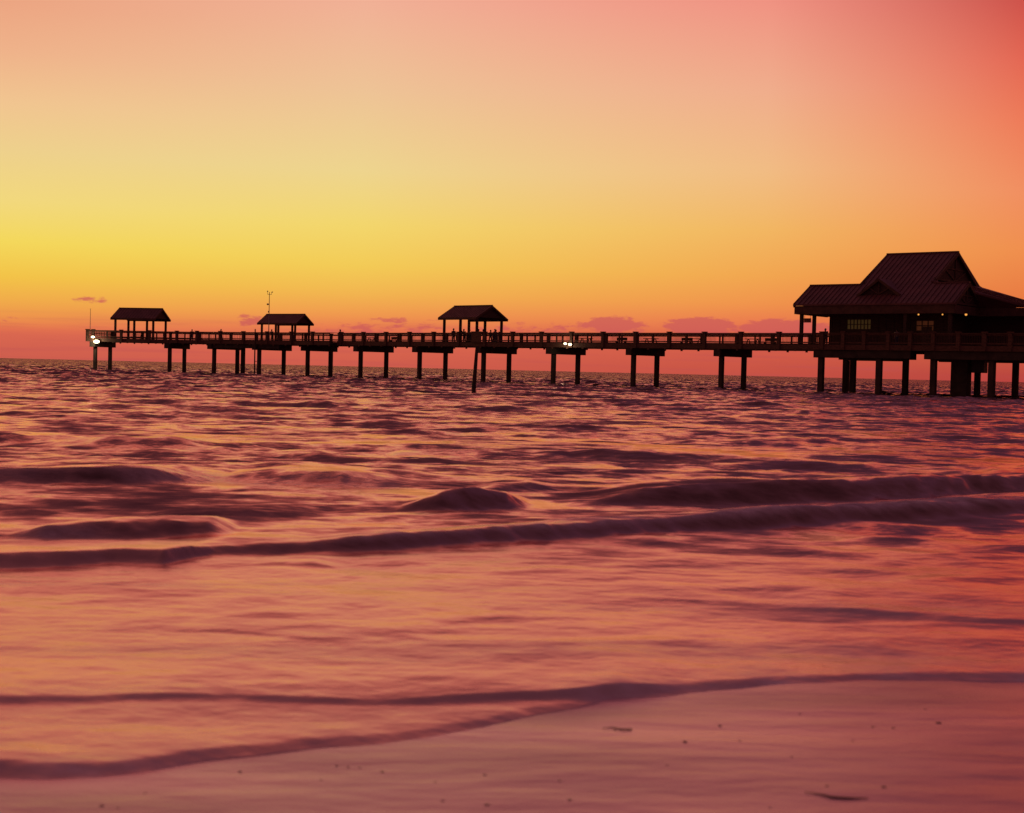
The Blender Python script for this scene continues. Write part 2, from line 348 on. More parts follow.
def water_material():
    M = bpy.data.materials.new('sea_water'); M.use_nodes = True; t = M.node_tree; t.nodes.clear()
    N = lambda k: t.nodes.new(k); L = t.links.new
    out = N('ShaderNodeOutputMaterial'); geo = N('ShaderNodeNewGeometry'); sep = N('ShaderNodeSeparateXYZ'); L(geo.outputs['Position'], sep.inputs[0])
    def mr(src, a, b, c, d):
        n = N('ShaderNodeMapRange'); L(src, n.inputs[0]); n.inputs[1].default_value = a; n.inputs[2].default_value = b; n.inputs[3].default_value = c; n.inputs[4].default_value = d; return n.outputs[0]
    def ma(op, a, b):
        n = N('ShaderNodeMath'); n.operation = op
        for i, v in enumerate((a, b)):
            if hasattr(v, 'is_linked'): L(v, n.inputs[i])
            else: n.inputs[i].default_value = v
        return n.outputs[0]
    # ripples: two scales of elongated noise
    def nz(sx_, sy_, det, rough=.55):
        mp = N('ShaderNodeMapping'); mp.inputs['Scale'].default_value = (sx_, sy_, 1); L(geo.outputs['Position'], mp.inputs[0])
        n = N('ShaderNodeTexNoise'); n.inputs['Scale'].default_value = 1; n.inputs['Detail'].default_value = det; n.inputs['Roughness'].default_value = rough
        L(mp.outputs[0], n.inputs['Vector']); return n.outputs['Fac']
    n_far = nz(1.2, 1.8, 5, .6); n_near = nz(2.6, 3.6, 3, .5); n_long = nz(.5, 2.2, 4)
    offs = mr(sep.outputs[1], 13, 24, 0, 1)
    b1 = N('ShaderNodeBump'); b1.inputs['Distance'].default_value = .30; L(n_far, b1.inputs['Height']); L(ma('MULTIPLY', offs, .2), b1.inputs['Strength'])
    b2 = N('ShaderNodeBump'); b2.inputs['Distance'].default_value = .05; b2.inputs['Strength'].default_value = .45; L(n_near, b2.inputs['Height']); L(b1.outputs[0], b2.inputs['Normal'])
    # wavelets too small for the mesh: tilt of the facets, biased to the side that faces the beach
    def tilt(sx_, sy_, det, rough, ax, ay, off):
        mp = N('ShaderNodeMapping'); mp.inputs['Scale'].default_value = (sx_, sy_, 1); mp.inputs['Location'].default_value = (off, off*2, 0); L(geo.outputs['Position'], mp.inputs[0])
        n = N('ShaderNodeTexNoise'); n.inputs['Scale'].default_value = 1; n.inputs['Detail'].default_value = det; n.inputs['Roughness'].default_value = rough; L(mp.outputs[0], n.inputs['Vector'])
        sc = N('ShaderNodeSeparateColor'); L(n.outputs['Color'], sc.inputs[0])
        cb = N('ShaderNodeCombineXYZ'); L(ma('MULTIPLY', ma('SUBTRACT', sc.outputs[0], .5), ax), cb.inputs[0]); L(ma('MULTIPLY', ma('SUBTRACT', sc.outputs[1], .56), ay), cb.inputs[1]); return cb.outputs[0]
    def va(op, a, b=None, sc=None):
        n = N('ShaderNodeVectorMath'); n.operation = op; L(a, n.inputs[0])
        if b is not None: L(b, n.inputs[1])
        if sc is not None:
            if hasattr(sc, 'is_linked'): L(sc, n.inputs['Scale'])
            else: n.inputs['Scale'].default_value = sc
        return n.outputs[0]
    amp = ma('ADD', mr(sep.outputs[1], 12.0, 16.5, .17, 1.0), mr(sep.outputs[1], 60, 230, 0, 1.9))
    tl = va('ADD', tilt(.42, .55, 6, .62, .8, 1.9, 0), tilt(1.6, 1.9, 3, .55, .4, .9, 7))
    nrm = va('NORMALIZE', va('ADD', b2.outputs[0], va('SCALE', tl, sc=amp)))
    # body colour: silty and pale inshore over white sand, dark offshore
    col = N('ShaderNodeValToRGB'); L(mr(sep.outputs[1], 6, 22, 0, 1), col.inputs[0])
    e = col.color_ramp.elements; e[0].color = (.50, .38, .36, 1); e[0].position = 0; e[1].color = (.035, .020, .016, 1); e[1].position = 1
    e2 = col.color_ramp.elements.new(.32); e2.color = (.42, .28, .24, 1); e3 = col.color_ramp.elements.new(.42); e3.color = (.055, .03, .022, 1)
    fo = N('ShaderNodeAttribute'); fo.attribute_name = 'foam'
    ft = nz(5, 9, 6, .7); fm = ma('MULTIPLY', fo.outputs['Fac'], mr(ft, .3, .65, .35, 1.0))
    mc = N('ShaderNodeMix'); mc.data_type = 'RGBA'; L(fm, mc.inputs[0]); L(col.outputs[0], mc.inputs[6]); mc.inputs[7].default_value = (.9, .80, .88, 1)
    dif = N('ShaderNodeBsdfDiffuse'); L(mc.outputs[2], dif.inputs[0]); L(nrm, dif.inputs['Normal'])
    gl = N('ShaderNodeBsdfGlossy'); gl.inputs['Color'].default_value = (1, .62, .60, 1); L(nrm, gl.inputs['Normal'])
    L(mr(sep.outputs[1], 6, 30, .27, .16), gl.inputs['Roughness'])
    lw = N('ShaderNodeLayerWeight'); lw.inputs['Blend'].default_value = .5; L(nrm, lw.inputs['Normal'])
    f = ma('POWER', lw.outputs['Facing'], 1.3)
    f = ma('MULTIPLY', ma('ADD', ma('MULTIPLY', f, .97), .03), ma('SUBTRACT', 1.0, ma('MULTIPLY', fm, .6)))
    mx = N('ShaderNodeMixShader'); L(f, mx.inputs[0]); L(dif.outputs[0], mx.inputs[1]); L(gl.outputs[0], mx.inputs[2])
    L(mx.outputs[0], out.inputs[0]); return M
sea.data.materials.append(water_material())

# ------------------------------------------------------------------ wet sand
ysb = list(np.linspace(-40, 3, 60))+list(np.arange(3.03, 12, .03))+[14, 20, 40]
def sand_fn(X, Y):
    z = sand_z(X, Y); return np.where(Y > 14, -1.0-(Y-14)*.05, np.where(Y > 12, -.15, z))
beach = fan_mesh('beach_sand', ysb, 420, lambda y: np.maximum(6, np.abs(y)*.6+4), sand_fn)
tag(beach, kind='structure')
def sand_material():
    M = bpy.data.materials.new('wet_sand'); M.use_nodes = True; t = M.node_tree; t.nodes.clear()
    N = lambda k: t.nodes.new(k); L = t.links.new
    out = N('ShaderNodeOutputMaterial'); geo = N('ShaderNodeNewGeometry')
    def nz(s, det, stretch=(1, 1, 1)):
        mp = N('ShaderNodeMapping'); mp.inputs['Scale'].default_value = stretch; L(geo.outputs['Position'], mp.inputs[0])
        n = N('ShaderNodeTexNoise'); n.inputs['Scale'].default_value = s; n.inputs['Detail'].default_value = det; L(mp.outputs[0], n.inputs['Vector']); return n.outputs['Fac']
    cr = N('ShaderNodeValToRGB'); L(nz(1.2, 6, (.6, 1.6, 1)), cr.inputs[0]); cr.color_ramp.elements[0].color = (.38, .30, .33, 1); cr.color_ramp.elements[1].color = (.58, .45, .49, 1)
    cr.color_ramp.elements[0].position = .35; cr.color_ramp.elements[1].position = .65
    bp = N('ShaderNodeBump'); bp.inputs['Strength'].default_value = .5; bp.inputs['Distance'].default_value = .03; L(nz(2.2, 7, (.6, 1.7, 1)), bp.inputs['Height'])
    dif = N('ShaderNodeBsdfDiffuse'); L(cr.outputs[0], dif.inputs[0]); L(bp.outputs[0], dif.inputs['Normal'])
    gl = N('ShaderNodeBsdfGlossy'); gl.inputs['Roughness'].default_value = .27; L(bp.outputs[0], gl.inputs['Normal']); gl.inputs['Color'].default_value = (1, .70, .86, 1)
    lw = N('ShaderNodeLayerWeight'); lw.inputs['Blend'].default_value = .5; L(bp.outputs[0], lw.inputs['Normal'])
    p = N('ShaderNodeMath'); p.operation = 'POWER'; L(lw.outputs['Facing'], p.inputs[0]); p.inputs[1].default_value = 2.5
    wet = N('ShaderNodeMapRange'); L(nz(.8, 3, (.4, 1.5, 1)), wet.inputs[0]); wet.inputs[1].default_value = .3; wet.inputs[2].default_value = .7; wet.inputs[3].default_value = .42; wet.inputs[4].default_value = 1.0
    q = N('ShaderNodeMath'); q.operation = 'MULTIPLY'; L(p.outputs[0], q.inputs[0]); L(wet.outputs[0], q.inputs[1])
    mx = N('ShaderNodeMixShader'); L(q.outputs[0], mx.inputs[0]); L(dif.outputs[0], mx.inputs[1]); L(gl.outputs[0], mx.inputs[2]); L(mx.outputs[0], out.inputs[0]); return M
beach.data.materials.append(sand_material())

# ------------------------------------------------------------------ the pier
DECK, RAIL, CAPB, FASB, WD = 5.20, 6.54, 3.85, 4.70, 7.2
NODES = [(850, 151.6), (722, 162.0), (634, 170.0), (554, 178), (484, 186), (420, 194.5), (361, 203), (308, 211), (214, 221), (170, 223.5), (95, 226), (91, 226.2)]
PP = [at(px, 360, Y) for px, Y in NODES]; PP = [Vector((p.x, p.y)) for p in PP]
SS = [0.0]
for i in range(1, len(PP)): SS.append(SS[-1]+(PP[i]-PP[i-1]).length)
TT = []
for i in range(len(PP)):
    a = PP[max(0, i-1)]; b = PP[min(len(PP)-1, i+1)]; TT.append((b-a).normalized())
def path(s):
    s = max(0, min(SS[-1], s)); i = 0
    while i < len(SS)-2 and s > SS[i+1]: i += 1
    u = (s-SS[i])/(SS[i+1]-SS[i]); p = PP[i].lerp(PP[i+1], u); t = TT[i].lerp(TT[i+1], u).normalized()
    return p, t
def pt(s, w, z):
    p, t = path(s); n = Vector((-t.y, t.x)); n = -n if n.y < 0 else n
    q = p+n*(w-1.1); return Vector((q.x, q.y, z))
def proj(v):
    d = Vector(v)-Vector((0, 0, EYE)); k = d.dot(fwd); return W_/2+F*d.dot(rgt)/k, H_/2-F*d.dot(upv)/k
def s_for(px, w=1.1, z=5.0):
    lo, hi = 0.0, SS[-1]
    for _ in range(50):
        mid = (lo+hi)/2
        if proj(pt(mid, w, z))[0] > px: lo = mid
        else: hi = mid
    return lo
def frame(s):
    p, t = path(s); n = Vector((-t.y, t.x)); n = -n if n.y < 0 else n
    return Vector((t.x, t.y, 0)), Vector((n.x, n.y, 0)), Vector((0, 0, 1))
pier = empty('fishing_pier', pt(s_for(500), 3.6, 0), 0, label='long dark timber fishing pier on paired concrete piles running out over the sea', cat='pier')
pinv = -Vector(pier.location)
def pbuild(mb, name, material, parent=pier, **k):
    off = Vector(pier.location)
    mb.v = [v-off for v in mb.v]
    return mb.build(name, material, parent, **k)
s_pl0, s_pl1 = s_for(343), s_for(207)      # wider stretch round the middle shelter
def near_w(s): return -1.5 if s_pl0 <= s <= s_pl1 else 0.0
# deck in stretches
mb = MB()
brk = sorted(set(SS+[s_pl0, s_pl1])); 
for a, b in zip(brk[:-1], brk[1:]):
    mid = (a+b)/2; w0 = near_w(mid)
    q = [pt(a, w0+.05, DECK-.3), pt(b, w0+.05, DECK-.3), pt(b, WD-.05, DECK-.3), pt(a, WD-.05, DECK-.3)]
    mb.prism(q, (0, 0, .3))
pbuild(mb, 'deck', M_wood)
for side in (0, 1):
    mb = MB()
    for a, b in zip(brk[:-1], brk[1:]):
        w = near_w((a+b)/2) if side == 0 else WD
        mb.bar(pt(a, w, (FASB+DECK+.06)/2), pt(b, w, (FASB+DECK+.06)/2), .16, DECK+.06-FASB)
    for s in np.arange(1.2, SS[-1], 2.45):           # bolt blocks under the stringer
        w = near_w(s) if side == 0 else WD
        T, N_, Z = frame(s); mb.box(pt(s, w, FASB-.07), T, N_, Z, .12, .07, .1)
    pbuild(mb, 'stringer', M_rail)
mb = MB()
for w in (2.0, 3.6, 5.2):
    for a, b in zip(brk[:-1], brk[1:]): mb.bar(pt(a, w, 4.85), pt(b, w, 4.85), .25, .4)
pbuild(mb, 'floor_joist', M_wood)

def pile(p, parent, z1, name='pile', hw=.25, T=None, N_=None):
    mb = MB(); Z = Vector((0, 0, 1)); T = T or Vector((1, 0, 0)); N_ = N_ or Vector((0, 1, 0))
    mb.box((p.x, p.y, (z1-2.5)/2), T, N_, Z, hw, hw, (z1+2.5)/2)
    return mb
bents = [722, 634, 554, 484, 420, 361, 308]
def bent(s, w0=1.1, w1=6.1, cap0=0.0, cap1=WD):
    T, N_, Z = frame(s)
    for w in (w0, w1):
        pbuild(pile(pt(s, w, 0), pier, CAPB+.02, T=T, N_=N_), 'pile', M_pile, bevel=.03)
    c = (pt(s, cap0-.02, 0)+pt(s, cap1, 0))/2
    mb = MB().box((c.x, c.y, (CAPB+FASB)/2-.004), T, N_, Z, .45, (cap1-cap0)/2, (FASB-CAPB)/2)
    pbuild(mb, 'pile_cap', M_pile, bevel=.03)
for px in bents: bent(s_for(px))
for px in (170, 95+.5): bent(s_for(px), 1.1, 6.1)
bent(s_for(214.5, -.4), -.4, 5.2, -1.6, 6.6); bent(s_for(259.5, -.4), -.4, 5.2, -1.6, 6.6)
s = s_for(243.3, 3.0); T, N_, Z = frame(s); pbuild(pile(pt(s, 3.0, 0), pier, FASB, T=T, N_=N_), 'pile', M_pile)
s = s_for(331, 4.0); pbuild(pile(pt(s, 4.0, 0), pier, FASB, T=T, N_=N_), 'pile', M_pile)
mb = MB(); mb.bar(pt(s_for(209, -1.5), -1.2, (CAPB+FASB)/2+.1), pt(s_for(278, -1.5), -1.2, (CAPB+FASB)/2+.1), .3, .62); pbuild(mb, 'girder', M_pile)

# churned pale water round the foot of every pile
def pile_wash(points):
    me = sea.data; n = len(me.vertices); co = np.empty(n*3, np.float32); me.vertices.foreach_get('co', co); co = co.reshape(-1, 3)
    a = me.attributes['foam']; f = np.empty(n, np.float32); a.data.foreach_get('value', f)
    sel = np.where((co[:, 1] > 90) & (co[:, 1] < 260))[0]; c = co[sel]
    for i, (x, y) in enumerate(points):
        d2 = ((c[:, 0]-x)/(1.3+.5*math.sin(i*2.1)))**2+((c[:, 1]-y+.7)/1.5)**2
        f[sel] = np.maximum(f[sel], (.55+.4*math.sin(i*3.7))*np.exp(-d2))
    a.data.foreach_set('value', f)

# railings
s_start = s_for(812, 0.0)
def railing(side):
    w_of = (lambda s: near_w(s)) if side == 0 else (lambda s: WD)
    segs = []
    cuts = [s_start]+[s for s in SS if s > s_start+.5]+[s_pl0, s_pl1]; cuts = sorted(cuts)
    root = MB()
    for a, b in zip(cuts[:-1], cuts[1:]):
        w = w_of((a+b)/2)
        root.bar(pt(a, w, RAIL-.04), pt(b, w, RAIL-.04), .34, .08)          # cap board
        root.bar(pt(a, w, RAIL-.16), pt(b, w, RAIL-.16), .07, .14)
        root.bar(pt(a, w, DECK+.30), pt(b, w, DECK+.30), .07, .14)
        n = int((b-a)/.17)
        for k in range(n):
            s = a+(k+.5)*(b-a)/n
            root.bar(pt(s, w, DECK+.3), pt(s, w, RAIL-.12), .024, .024)
    if side == 0:
        for s in (s_pl0, s_pl1):
            root.bar(pt(s, -1.5, RAIL-.04), pt(s, 0, RAIL-.04), .3, .08); root.bar(pt(s, -1.5, DECK+.3), pt(s, 0, DECK+.3), .07, .14)
    r = pbuild(root, 'railing', M_rail)
    s0 = s_for(741, 0.0); ss = list(np.arange(s0, SS[-1]-.5, 4.86))+[s0-4.86, s0-9.72, SS[-1]]
    for s in ss:
        if s < s_start: continue
        T, N_, Z = frame(s); w = w_of(s)-.06
        mb = MB().box(pt(s, w, (FASB+RAIL+.02)/2), T, N_, Z, .19, .17, (RAIL+.02-FASB)/2)
        mb.box(pt(s, w, RAIL+.08), T, N_, Z, .27, .25, .06)
        pbuild(mb, 'railing_post', M_rail, r)
    for s in ss:                                                         # thin intermediate stanchions
        for k in (1,):
            q = s+k*2.43
            if s_start < q < SS[-1]:
                T, N_, Z = frame(q); pbuild(MB().box(pt(q, w_of(q), (FASB+.1+RAIL-.1)/2), T, N_, Z, .09, .07, (RAIL-FASB-.2)/2), 'stanchion', M_rail, r)
railing(0); railing(1)
mb = MB(); sE = SS[-1]                                                    # seaward end railing
for z in (RAIL-.04, RAIL-.5, DECK+.3): mb.bar(pt(sE, 0, z), pt(sE, WD, z), .12, .1)
for k in range(40): w = .1+k*WD/40; mb.bar(pt(sE, w, DECK), pt(sE, w, RAIL-.1), .05, .05)
pbuild(mb, 'railing', M_rail)

# ------------------------------------------------------------------ shelters
def make_shelter():
    r = empty('pier_shelter')
    L2, Wd, eav, rid = 3.6, 3.12, 3.27, 5.0
    for i, x in enumerate((-3.1, 0, 3.1)):
        for y in (-2.4, 2.4):
            mb = MB().abox(x-.14, x+.14, y-.14, y+.14, 0, eav+.12)
            mb.abox(x-.19, x+.19, y-.19, y+.19, .01, .35)
            mb.build('post', M_wood, r)
    for y in (-2.4, 2.4):
        MB().abox(-L2+.3, L2-.3, y-.12, y+.12, eav+.1, eav+.42).build('beam', M_wood, r)
    mb = MB(); th = .14; k = (rid-eav)/Wd
    for sgn in (-1, 1):
        mb.prism([(-L2, sgn*Wd, eav), (L2, sgn*Wd, eav), (L2, 0, rid), (-L2, 0, rid)], (0, 0, th))
        for x in np.arange(-L2+.03, L2, .48): mb.bar((x, sgn*Wd, eav+th+.02), (x, 0, rid+th+.02), .05, .05)
    rf = mb.build('roof', M_roof, r)
    MB().abox(-L2, L2, -.14, .14, rid+th-.02, rid+th+.07).build('ridge_cap', M_roof, rf)
    for sgn in (-1, 1): MB().abox(-L2, L2, sgn*Wd-.04, sgn*Wd+.04, eav-.18, eav+.12).build('fascia', M_fascia, r)
    for sx_ in (-1, 1):
        x = sx_*(L2-.3); mb = MB().prism([(x, -Wd+.4, eav+.18), (x, Wd-.4, eav+.18), (x, 0, rid-.03)], (.08*sx_, 0, 0)); mb.build('gable_panel', M_wall, r)
        mb = MB()
        for sgn in (-1, 1): mb.bar((sx_*L2, sgn*Wd, eav-.02), (sx_*L2, 0, rid-.02), .07, .26)
        mb.build('barge_board', M_fascia, r)
    return r
def place_on(s, w, z=DECK): 
    T, N_, Z = frame(s); return pt(s, w, z), math.atan2(-T.y, -T.x)
shl = [(459.5, 0.0, 'roofed pier shelter in the middle, crowded with people under it'),
       (274, -.45, 'low roofed pier shelter with the weather mast beside it'),
       (133, .05, 'roofed pier shelter at the seaward end by the bright floodlight')]
base = make_shelter()
for i, (px, dz, lab) in enumerate(shl):
    o = base if i == 0 else copy_tree(base)
    s = s_for(px); p, rz = place_on(s, 3.6); o.location = p; o.rotation_euler = (0, 0, rz)
    if dz: o.location.z += .0; o.scale = (1, 1, 1+dz/3.8 if dz < 0 else 1.02)
    if i == 2: o.scale = (1.07, .9, .99)
    if i == 1: o.scale = (1.1, .66, .84)
    tag(o, lab, 'shelter', 'gabled shelters along the pier')

# ------------------------------------------------------------------ pavilion on its platform
AB = math.radians(38); RX = Vector((math.cos(AB), -math.sin(AB), 0)); RY = Vector((math.sin(AB), math.cos(AB), 0))
E1 = at(793, 305.5, 155.0); O = Vector((E1.x, E1.y, 0)); EAV = E1.z
def loc(x, y, z): return O+RX*x+RY*y+Vector((0, 0, z))
def x_for(px, y, z=4.0):
    lo, hi = -20.0, 60.0
    for _ in range(50):
        mid = (lo+hi)/2
        if proj(loc(mid, y, z))[0] < px: lo = mid
        else: hi = mid
    return lo
rzb = -AB
plat = empty('pavilion_platform', loc(0, 0, 0), rzb, label='wide dark pier platform on many piles carrying the pavilion', cat='pier platform')
PX0, PX1, PY0, PY1 = x_for(813, -.9), 34.0, -.9, 23.0
MB().abox(PX0, PX1, PY0, PY1, DECK-.32, DECK-.01).build('deck', M_wood, plat)
mb = MB(); mb.abox(PX0, PX1, PY0-.16, PY0-.002, FASB, DECK+.05); mb.abox(PX0-.16, PX0-.002, PY0, PY1, FASB, DECK+.05); mb.build('stringer', M_rail, plat)
mb = MB()
for y in (3, 7, 11, 15, 19): mb.abox(PX0+.1, PX1, y-.15, y+.15, DECK-.5, DECK-.33)
mb.build('floor_joist', M_wood, plat)
xs_near = [x_for(p, -.4) for p in (821.5, 879.5, 934, 992)]; xs_near += [xs_near[-1]+6.1, xs_near[-1]+12]
for x in xs_near:
    MB().abox(x-.29, x+.29, -.69, -.11, -2.5, CAPB).build('pile', M_pile, plat, bevel=.03)
for p in (853.5, 906, 966, 1016):
    x = x_for(p, 6.6); MB().abox(x-.28, x+.28, 6.3, 6.9, -2.5, CAPB).build('pile', M_pile, plat, bevel=.03)
for p in (846, 879, 934, 955, 978, 993):
    x = x_for(p, 13.5); MB().abox(x-.28, x+.28, 13.2, 13.8, -2.5, CAPB).build('pile', M_pile, plat, bevel=.03)
for p in (847, 906, 960, 966, 1016):
    x = x_for(p, 20.5); MB().abox(x-.28, x+.28, 20.2, 20.8, -2.5, CAPB).build('pile', M_pile, plat, bevel=.03)
xa, xb, xc, xd = PX0, x_for(912, -.4), x_for(925.5, -.4), PX1
for a, b, z in ((xa, xb, CAPB), (xc, xd, CAPB-.02)):
    MB().abox(a, b, -.85, .1, z, FASB-.004).build('pile_cap', M_pile, plat, bevel=.03)
for y, p0, p1 in ((6.6, 845, 915), (6.6, 940, 1040), (13.5, 840, 905), (13.5, 938, 1040), (20.5, 850, 905), (20.5, 940, 1040)):
    MB().abox(x_for(p0, y), x_for(p1, y), y-.4, y+.4, CAPB, FASB-.004).build('pile_cap', M_pile, plat)
a, b = x_for(951, 2.0), x_for(968, 2.0); MB().abox(a, b, 2.0, 3.2, -2.5, CAPB+.3).build('service_shaft', M_pile, plat, bevel=.05)
a, b = x_for(971.5, 2.2), x_for(984, 2.2); MB().abox(a, b, 2.2, 3.4, 2.55, CAPB+.5).build('utility_box', M_dark, plat, bevel=.05)
# platform railing
mb = MB(); y = PY0-.06
mb.abox(PX0, PX1, y-.16, y+.16, RAIL-.08, RAIL); mb.abox(PX0, PX1, y-.035, y+.035, RAIL-.24, RAIL-.1); mb.abox(PX0, PX1, y-.035, y+.035, DECK+.2, DECK+.34)
for x in np.arange(PX0, PX1, .17): mb.abox(x-.014, x+.014, y-.014, y+.014, DECK+.3, RAIL-.12)
x = PX0
mb.abox(x-.16, x+.16, y, 1.0, RAIL-.08, RAIL)
for yy in np.arange(y, 1.0, .17): mb.abox(x-.02, x+.02, yy-.02, yy+.02, DECK, RAIL-.08)
prl = mb.build('railing', M_rail, plat)
xp = [x_for(p, PY0) for p in (822, 843, 864, 888, 910, 933, 958, 984, 1010)]; xp += [xp[-1]+2.4*k for k in range(1, 5)]
for x in xp:
    m2 = MB().abox(x-.2, x+.2, y-.2, y+.1, FASB+.02, RAIL+.02); m2.abox(x-.27, x+.27, y-.27, y+.2, RAIL+.02, RAIL+.14); m2.build('railing_post', M_rail, prl)

pav = empty('pier_pavilion', loc(0, 0, 0), rzb, label='large pavilion with tall standing seam metal roof and gables on the pier', cat='pavilion')
SL = .565; YG, YR = 4.15, 11.0; XL, XR, XE = 6.4, 14.0, 18.2; YU = 4.9; YF = 17.9; XH = XR+9
e0 = EAV-.05; zf = lambda y: e0+SL*y
th = Vector((0, 0, .18))
roof = MB()
front = [(0, 0), (XE, 0), (XE, YG), (XR+.9, YG), (XR+.35, YU), (XR+.35, YR), (XL-.35, YR), (XL-.35, YG), (0, YG)]
roof.prism([(x, y, zf(y)) for x, y in front], th)
# back slopes of the low end wings
for a, b in ((0, XL+2), (XR-.2, XE)):
    roof.prism([(a, YG, zf(YG)), (b, YG, zf(YG)), (b, 2*YG, e0), (a, 2*YG, e0)], th)
roof.prism([(XR+.1, YU, zf(YU)-.1), (XH, 2*YG-.6, e0+.02), (XE-.4, 2*YG-.9, e0+.02)], th)
# upper back slope and hips
roof.prism([(XL-.35, YR, zf(YR)), (XR+.35, YR, zf(YR)), (XR+.35, YF, zf(YU)+.1), (XE, 22, e0), (XL-YG, 22, e0), (XL-.35, 22-YG, zf(YG))], th)
XH = XR+9                                    # the shoreward skirt runs out flatter than the main pitch
roof.prism([(XR, YG, zf(YU)-.15), (XR, YF, zf(YU)+.12), (XH, 22, e0), (XH, 2*YG-.6, e0)], th)
roof.prism([(XL, YG, zf(YG)-.03), (XL, 22-YG, zf(YG)-.03), (XL-YG, 22, e0-.03), (XL-YG, 0+.3, e0-.03)], th)
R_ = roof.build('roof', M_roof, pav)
seams = MB()
x = .06
while x < XE:
    yt = YR if XL-.35 < x < XR+.35 else YG
    seams.bar((x, 0, zf(0)+.2), (x, yt, zf(yt)+.2), .06, .12); x += .56
yy = 2*YG
while yy < 22:
    k = min(1, (22-yy)/YG); seams.bar((XH, yy, e0+.2), (XR+(1-k)*(XH-XR), yy, zf(YU)*k+e0*(1-k)+.2), .06, .09); yy += .56
seams.build('standing_seam', M_roof, R_)
for a_, b_, y_ in ((XL-.35, XR+.35, YR), (0, XL-.4, YG), (XR+.4, XE, YG)):
    MB().abox(a_, b_, y_-.2, y_+.2, zf(y_)+.1, zf(y_)+.26).build('ridge_cap', M_roof, R_)
def gable(x, yc, hw, zb, za, sgn, nm='gable'):
    g = MB().prism([(x, yc-hw, zb), (x, yc+hw, zb), (x, yc, za)], (-.12*sgn, 0, 0)).build(nm, M_wall, pav)
    t = MB(); X = x+.06*sgn
    for s_ in (-1, 1):
        t.bar((x+.32*sgn, yc+s_*(hw+.2), zb-.12), (x+.32*sgn, yc, za), .12, .34)
        t.bar((X, yc, zb+.15), (X, yc+s_*hw*.52, zb+(za-zb)*.42), .08, .14)
    t.bar((X, yc, zb), (X, yc, za-.2), .08, .16); t.bar((X, yc-hw+.1, zb+.1), (X, yc+hw-.1, zb+.1), .08, .2)
    t.bar((X, yc-hw*.5, zb+(za-zb)*.45), (X, yc+hw*.5, zb+(za-zb)*.45), .08, .12)
    t.build('truss', M_fascia, g)
gable(XR, YR, YR-YU, zf(YU)+.2, zf(YR)-.02, 1); gable(XL, YR, YR-YG, zf(YG)+.2, zf(YR)-.02, -1)
gable(XE-.35, YG, YG-.3, e0+.1, zf(YG)-.04, 1); gable(.35, YG, YG-.3, e0+.1, zf(YG)-.04, -1)
# dormer looking out over the front rail
dx0, dx1, dy = 7.0, 11.4, 1.9; dxm = (dx0+dx1)/2; zb = zf(dy)+.12; za = zb+1.65; yb = (za-e0)/SL+.25
dm = MB()
dm.prism([(dx0-.25, dy-.3, zb-.05), (dxm, dy-.3, za), (dxm, yb, za), (dx0-.25, dy+.0, zb-.05)], (0, 0, .12))
dm.prism([(dx1+.25, dy-.3, zb-.05), (dxm, dy-.3, za), (dxm, yb, za), (dx1+.25, dy+.0, zb-.05)], (0, 0, .12))
D_ = dm.build('dormer', M_roof, pav)
MB().prism([(dx0, dy, zb-.1), (dx1, dy, zb-.1), (dxm, dy, za-.05)], (0, .1, 0)).build('gable', M_wall, D_)
t = MB()
for s_ in (-1, 1): t.bar((dxm, dy-.1, zb+.1), (dxm+s_*1.3, dy-.1, zb+.85), .08, .12); t.bar((dxm+s_*2.4, dy-.33, zb-.1), (dxm, dy-.33, za-.02), .08, .26)
t.bar((dxm, dy-.1, zb), (dxm, dy-.1, za-.2), .08, .12); t.build('truss', M_fascia, D_)
# deep fascia and soffit
fz0, fz1 = EAV-.95, e0-.01
mb = MB(); mb.abox(.12, XE-.12, .12, .34, fz0, fz1); mb.abox(.12, .34, .35, 2*YG-.1, fz0, fz1+.0); mb.abox(XE-.34, XE-.12, .35, 2*YG-.6, fz0, fz1); mb.abox(XE-.1, XH-.12, 2*YG-.8, 2*YG-.6, fz0, fz1); mb.abox(XH-.34, XH-.12, 2*YG-.58, 21.9, fz0, fz1)
mb.build('fascia', M_fascia, pav)
MB().abox(.36, XE-.36, .36, 21.5, fz0+.05, fz0+.17).build('soffit', M_wall, pav)
MB().abox(XE-.34, XH-.36, 2*YG-.56, 21.5, fz0+.05, fz0+.16).build('soffit', M_wall, pav)
# columns
for (x, y) in [(x_for(801.7, 1.2, 8), 1.2), (x_for(814.3, 3.4, 8), 3.4), (.8, 8.2)]+[(x, .5) for x in (XE-.6,)]+[(XH-.6, 9.0), (XH-.6, 15.0), (XH-.6, 21)]+[(x, .5) for x in (12.8,)]:
    MB().abox(x-.17, x+.17, y-.17, y+.17, DECK, fz0+.06).build('column', M_wood, pav)
WX0, WX1, WY0, WY1 = x_for(829.5, 3.0, 8), 16.4, 3.0, 20.0
wins = [(x_for(p0, WY0, 8), x_for(p1, WY0, 8), z0, z1) for p0, p1, z0, z1 in ((847, 871, 7.05, 8.15),)]
w0, w1, wz0, wz1 = wins[0]
d0, d1 = x_for(916, WY0, 8), x_for(934, WY0, 8)      # hatch with a dim interior
mb = MB(); zt = fz0+.05
mb.abox(WX0, w0, WY0, WY0+.2, DECK, zt); mb.abox(w0, w1, WY0, WY0+.2, DECK, wz0); mb.abox(w0, w1, WY0, WY0+.2, wz1, zt); mb.abox(w1, d0, WY0, WY0+.2, DECK, zt)
mb.abox(d0, d1, WY0, WY0+.2, DECK, 6.9); mb.abox(d0, d1, WY0, WY0+.2, 8.0, zt); mb.abox(d1, WX1, WY0, WY0+.2, DECK, zt)
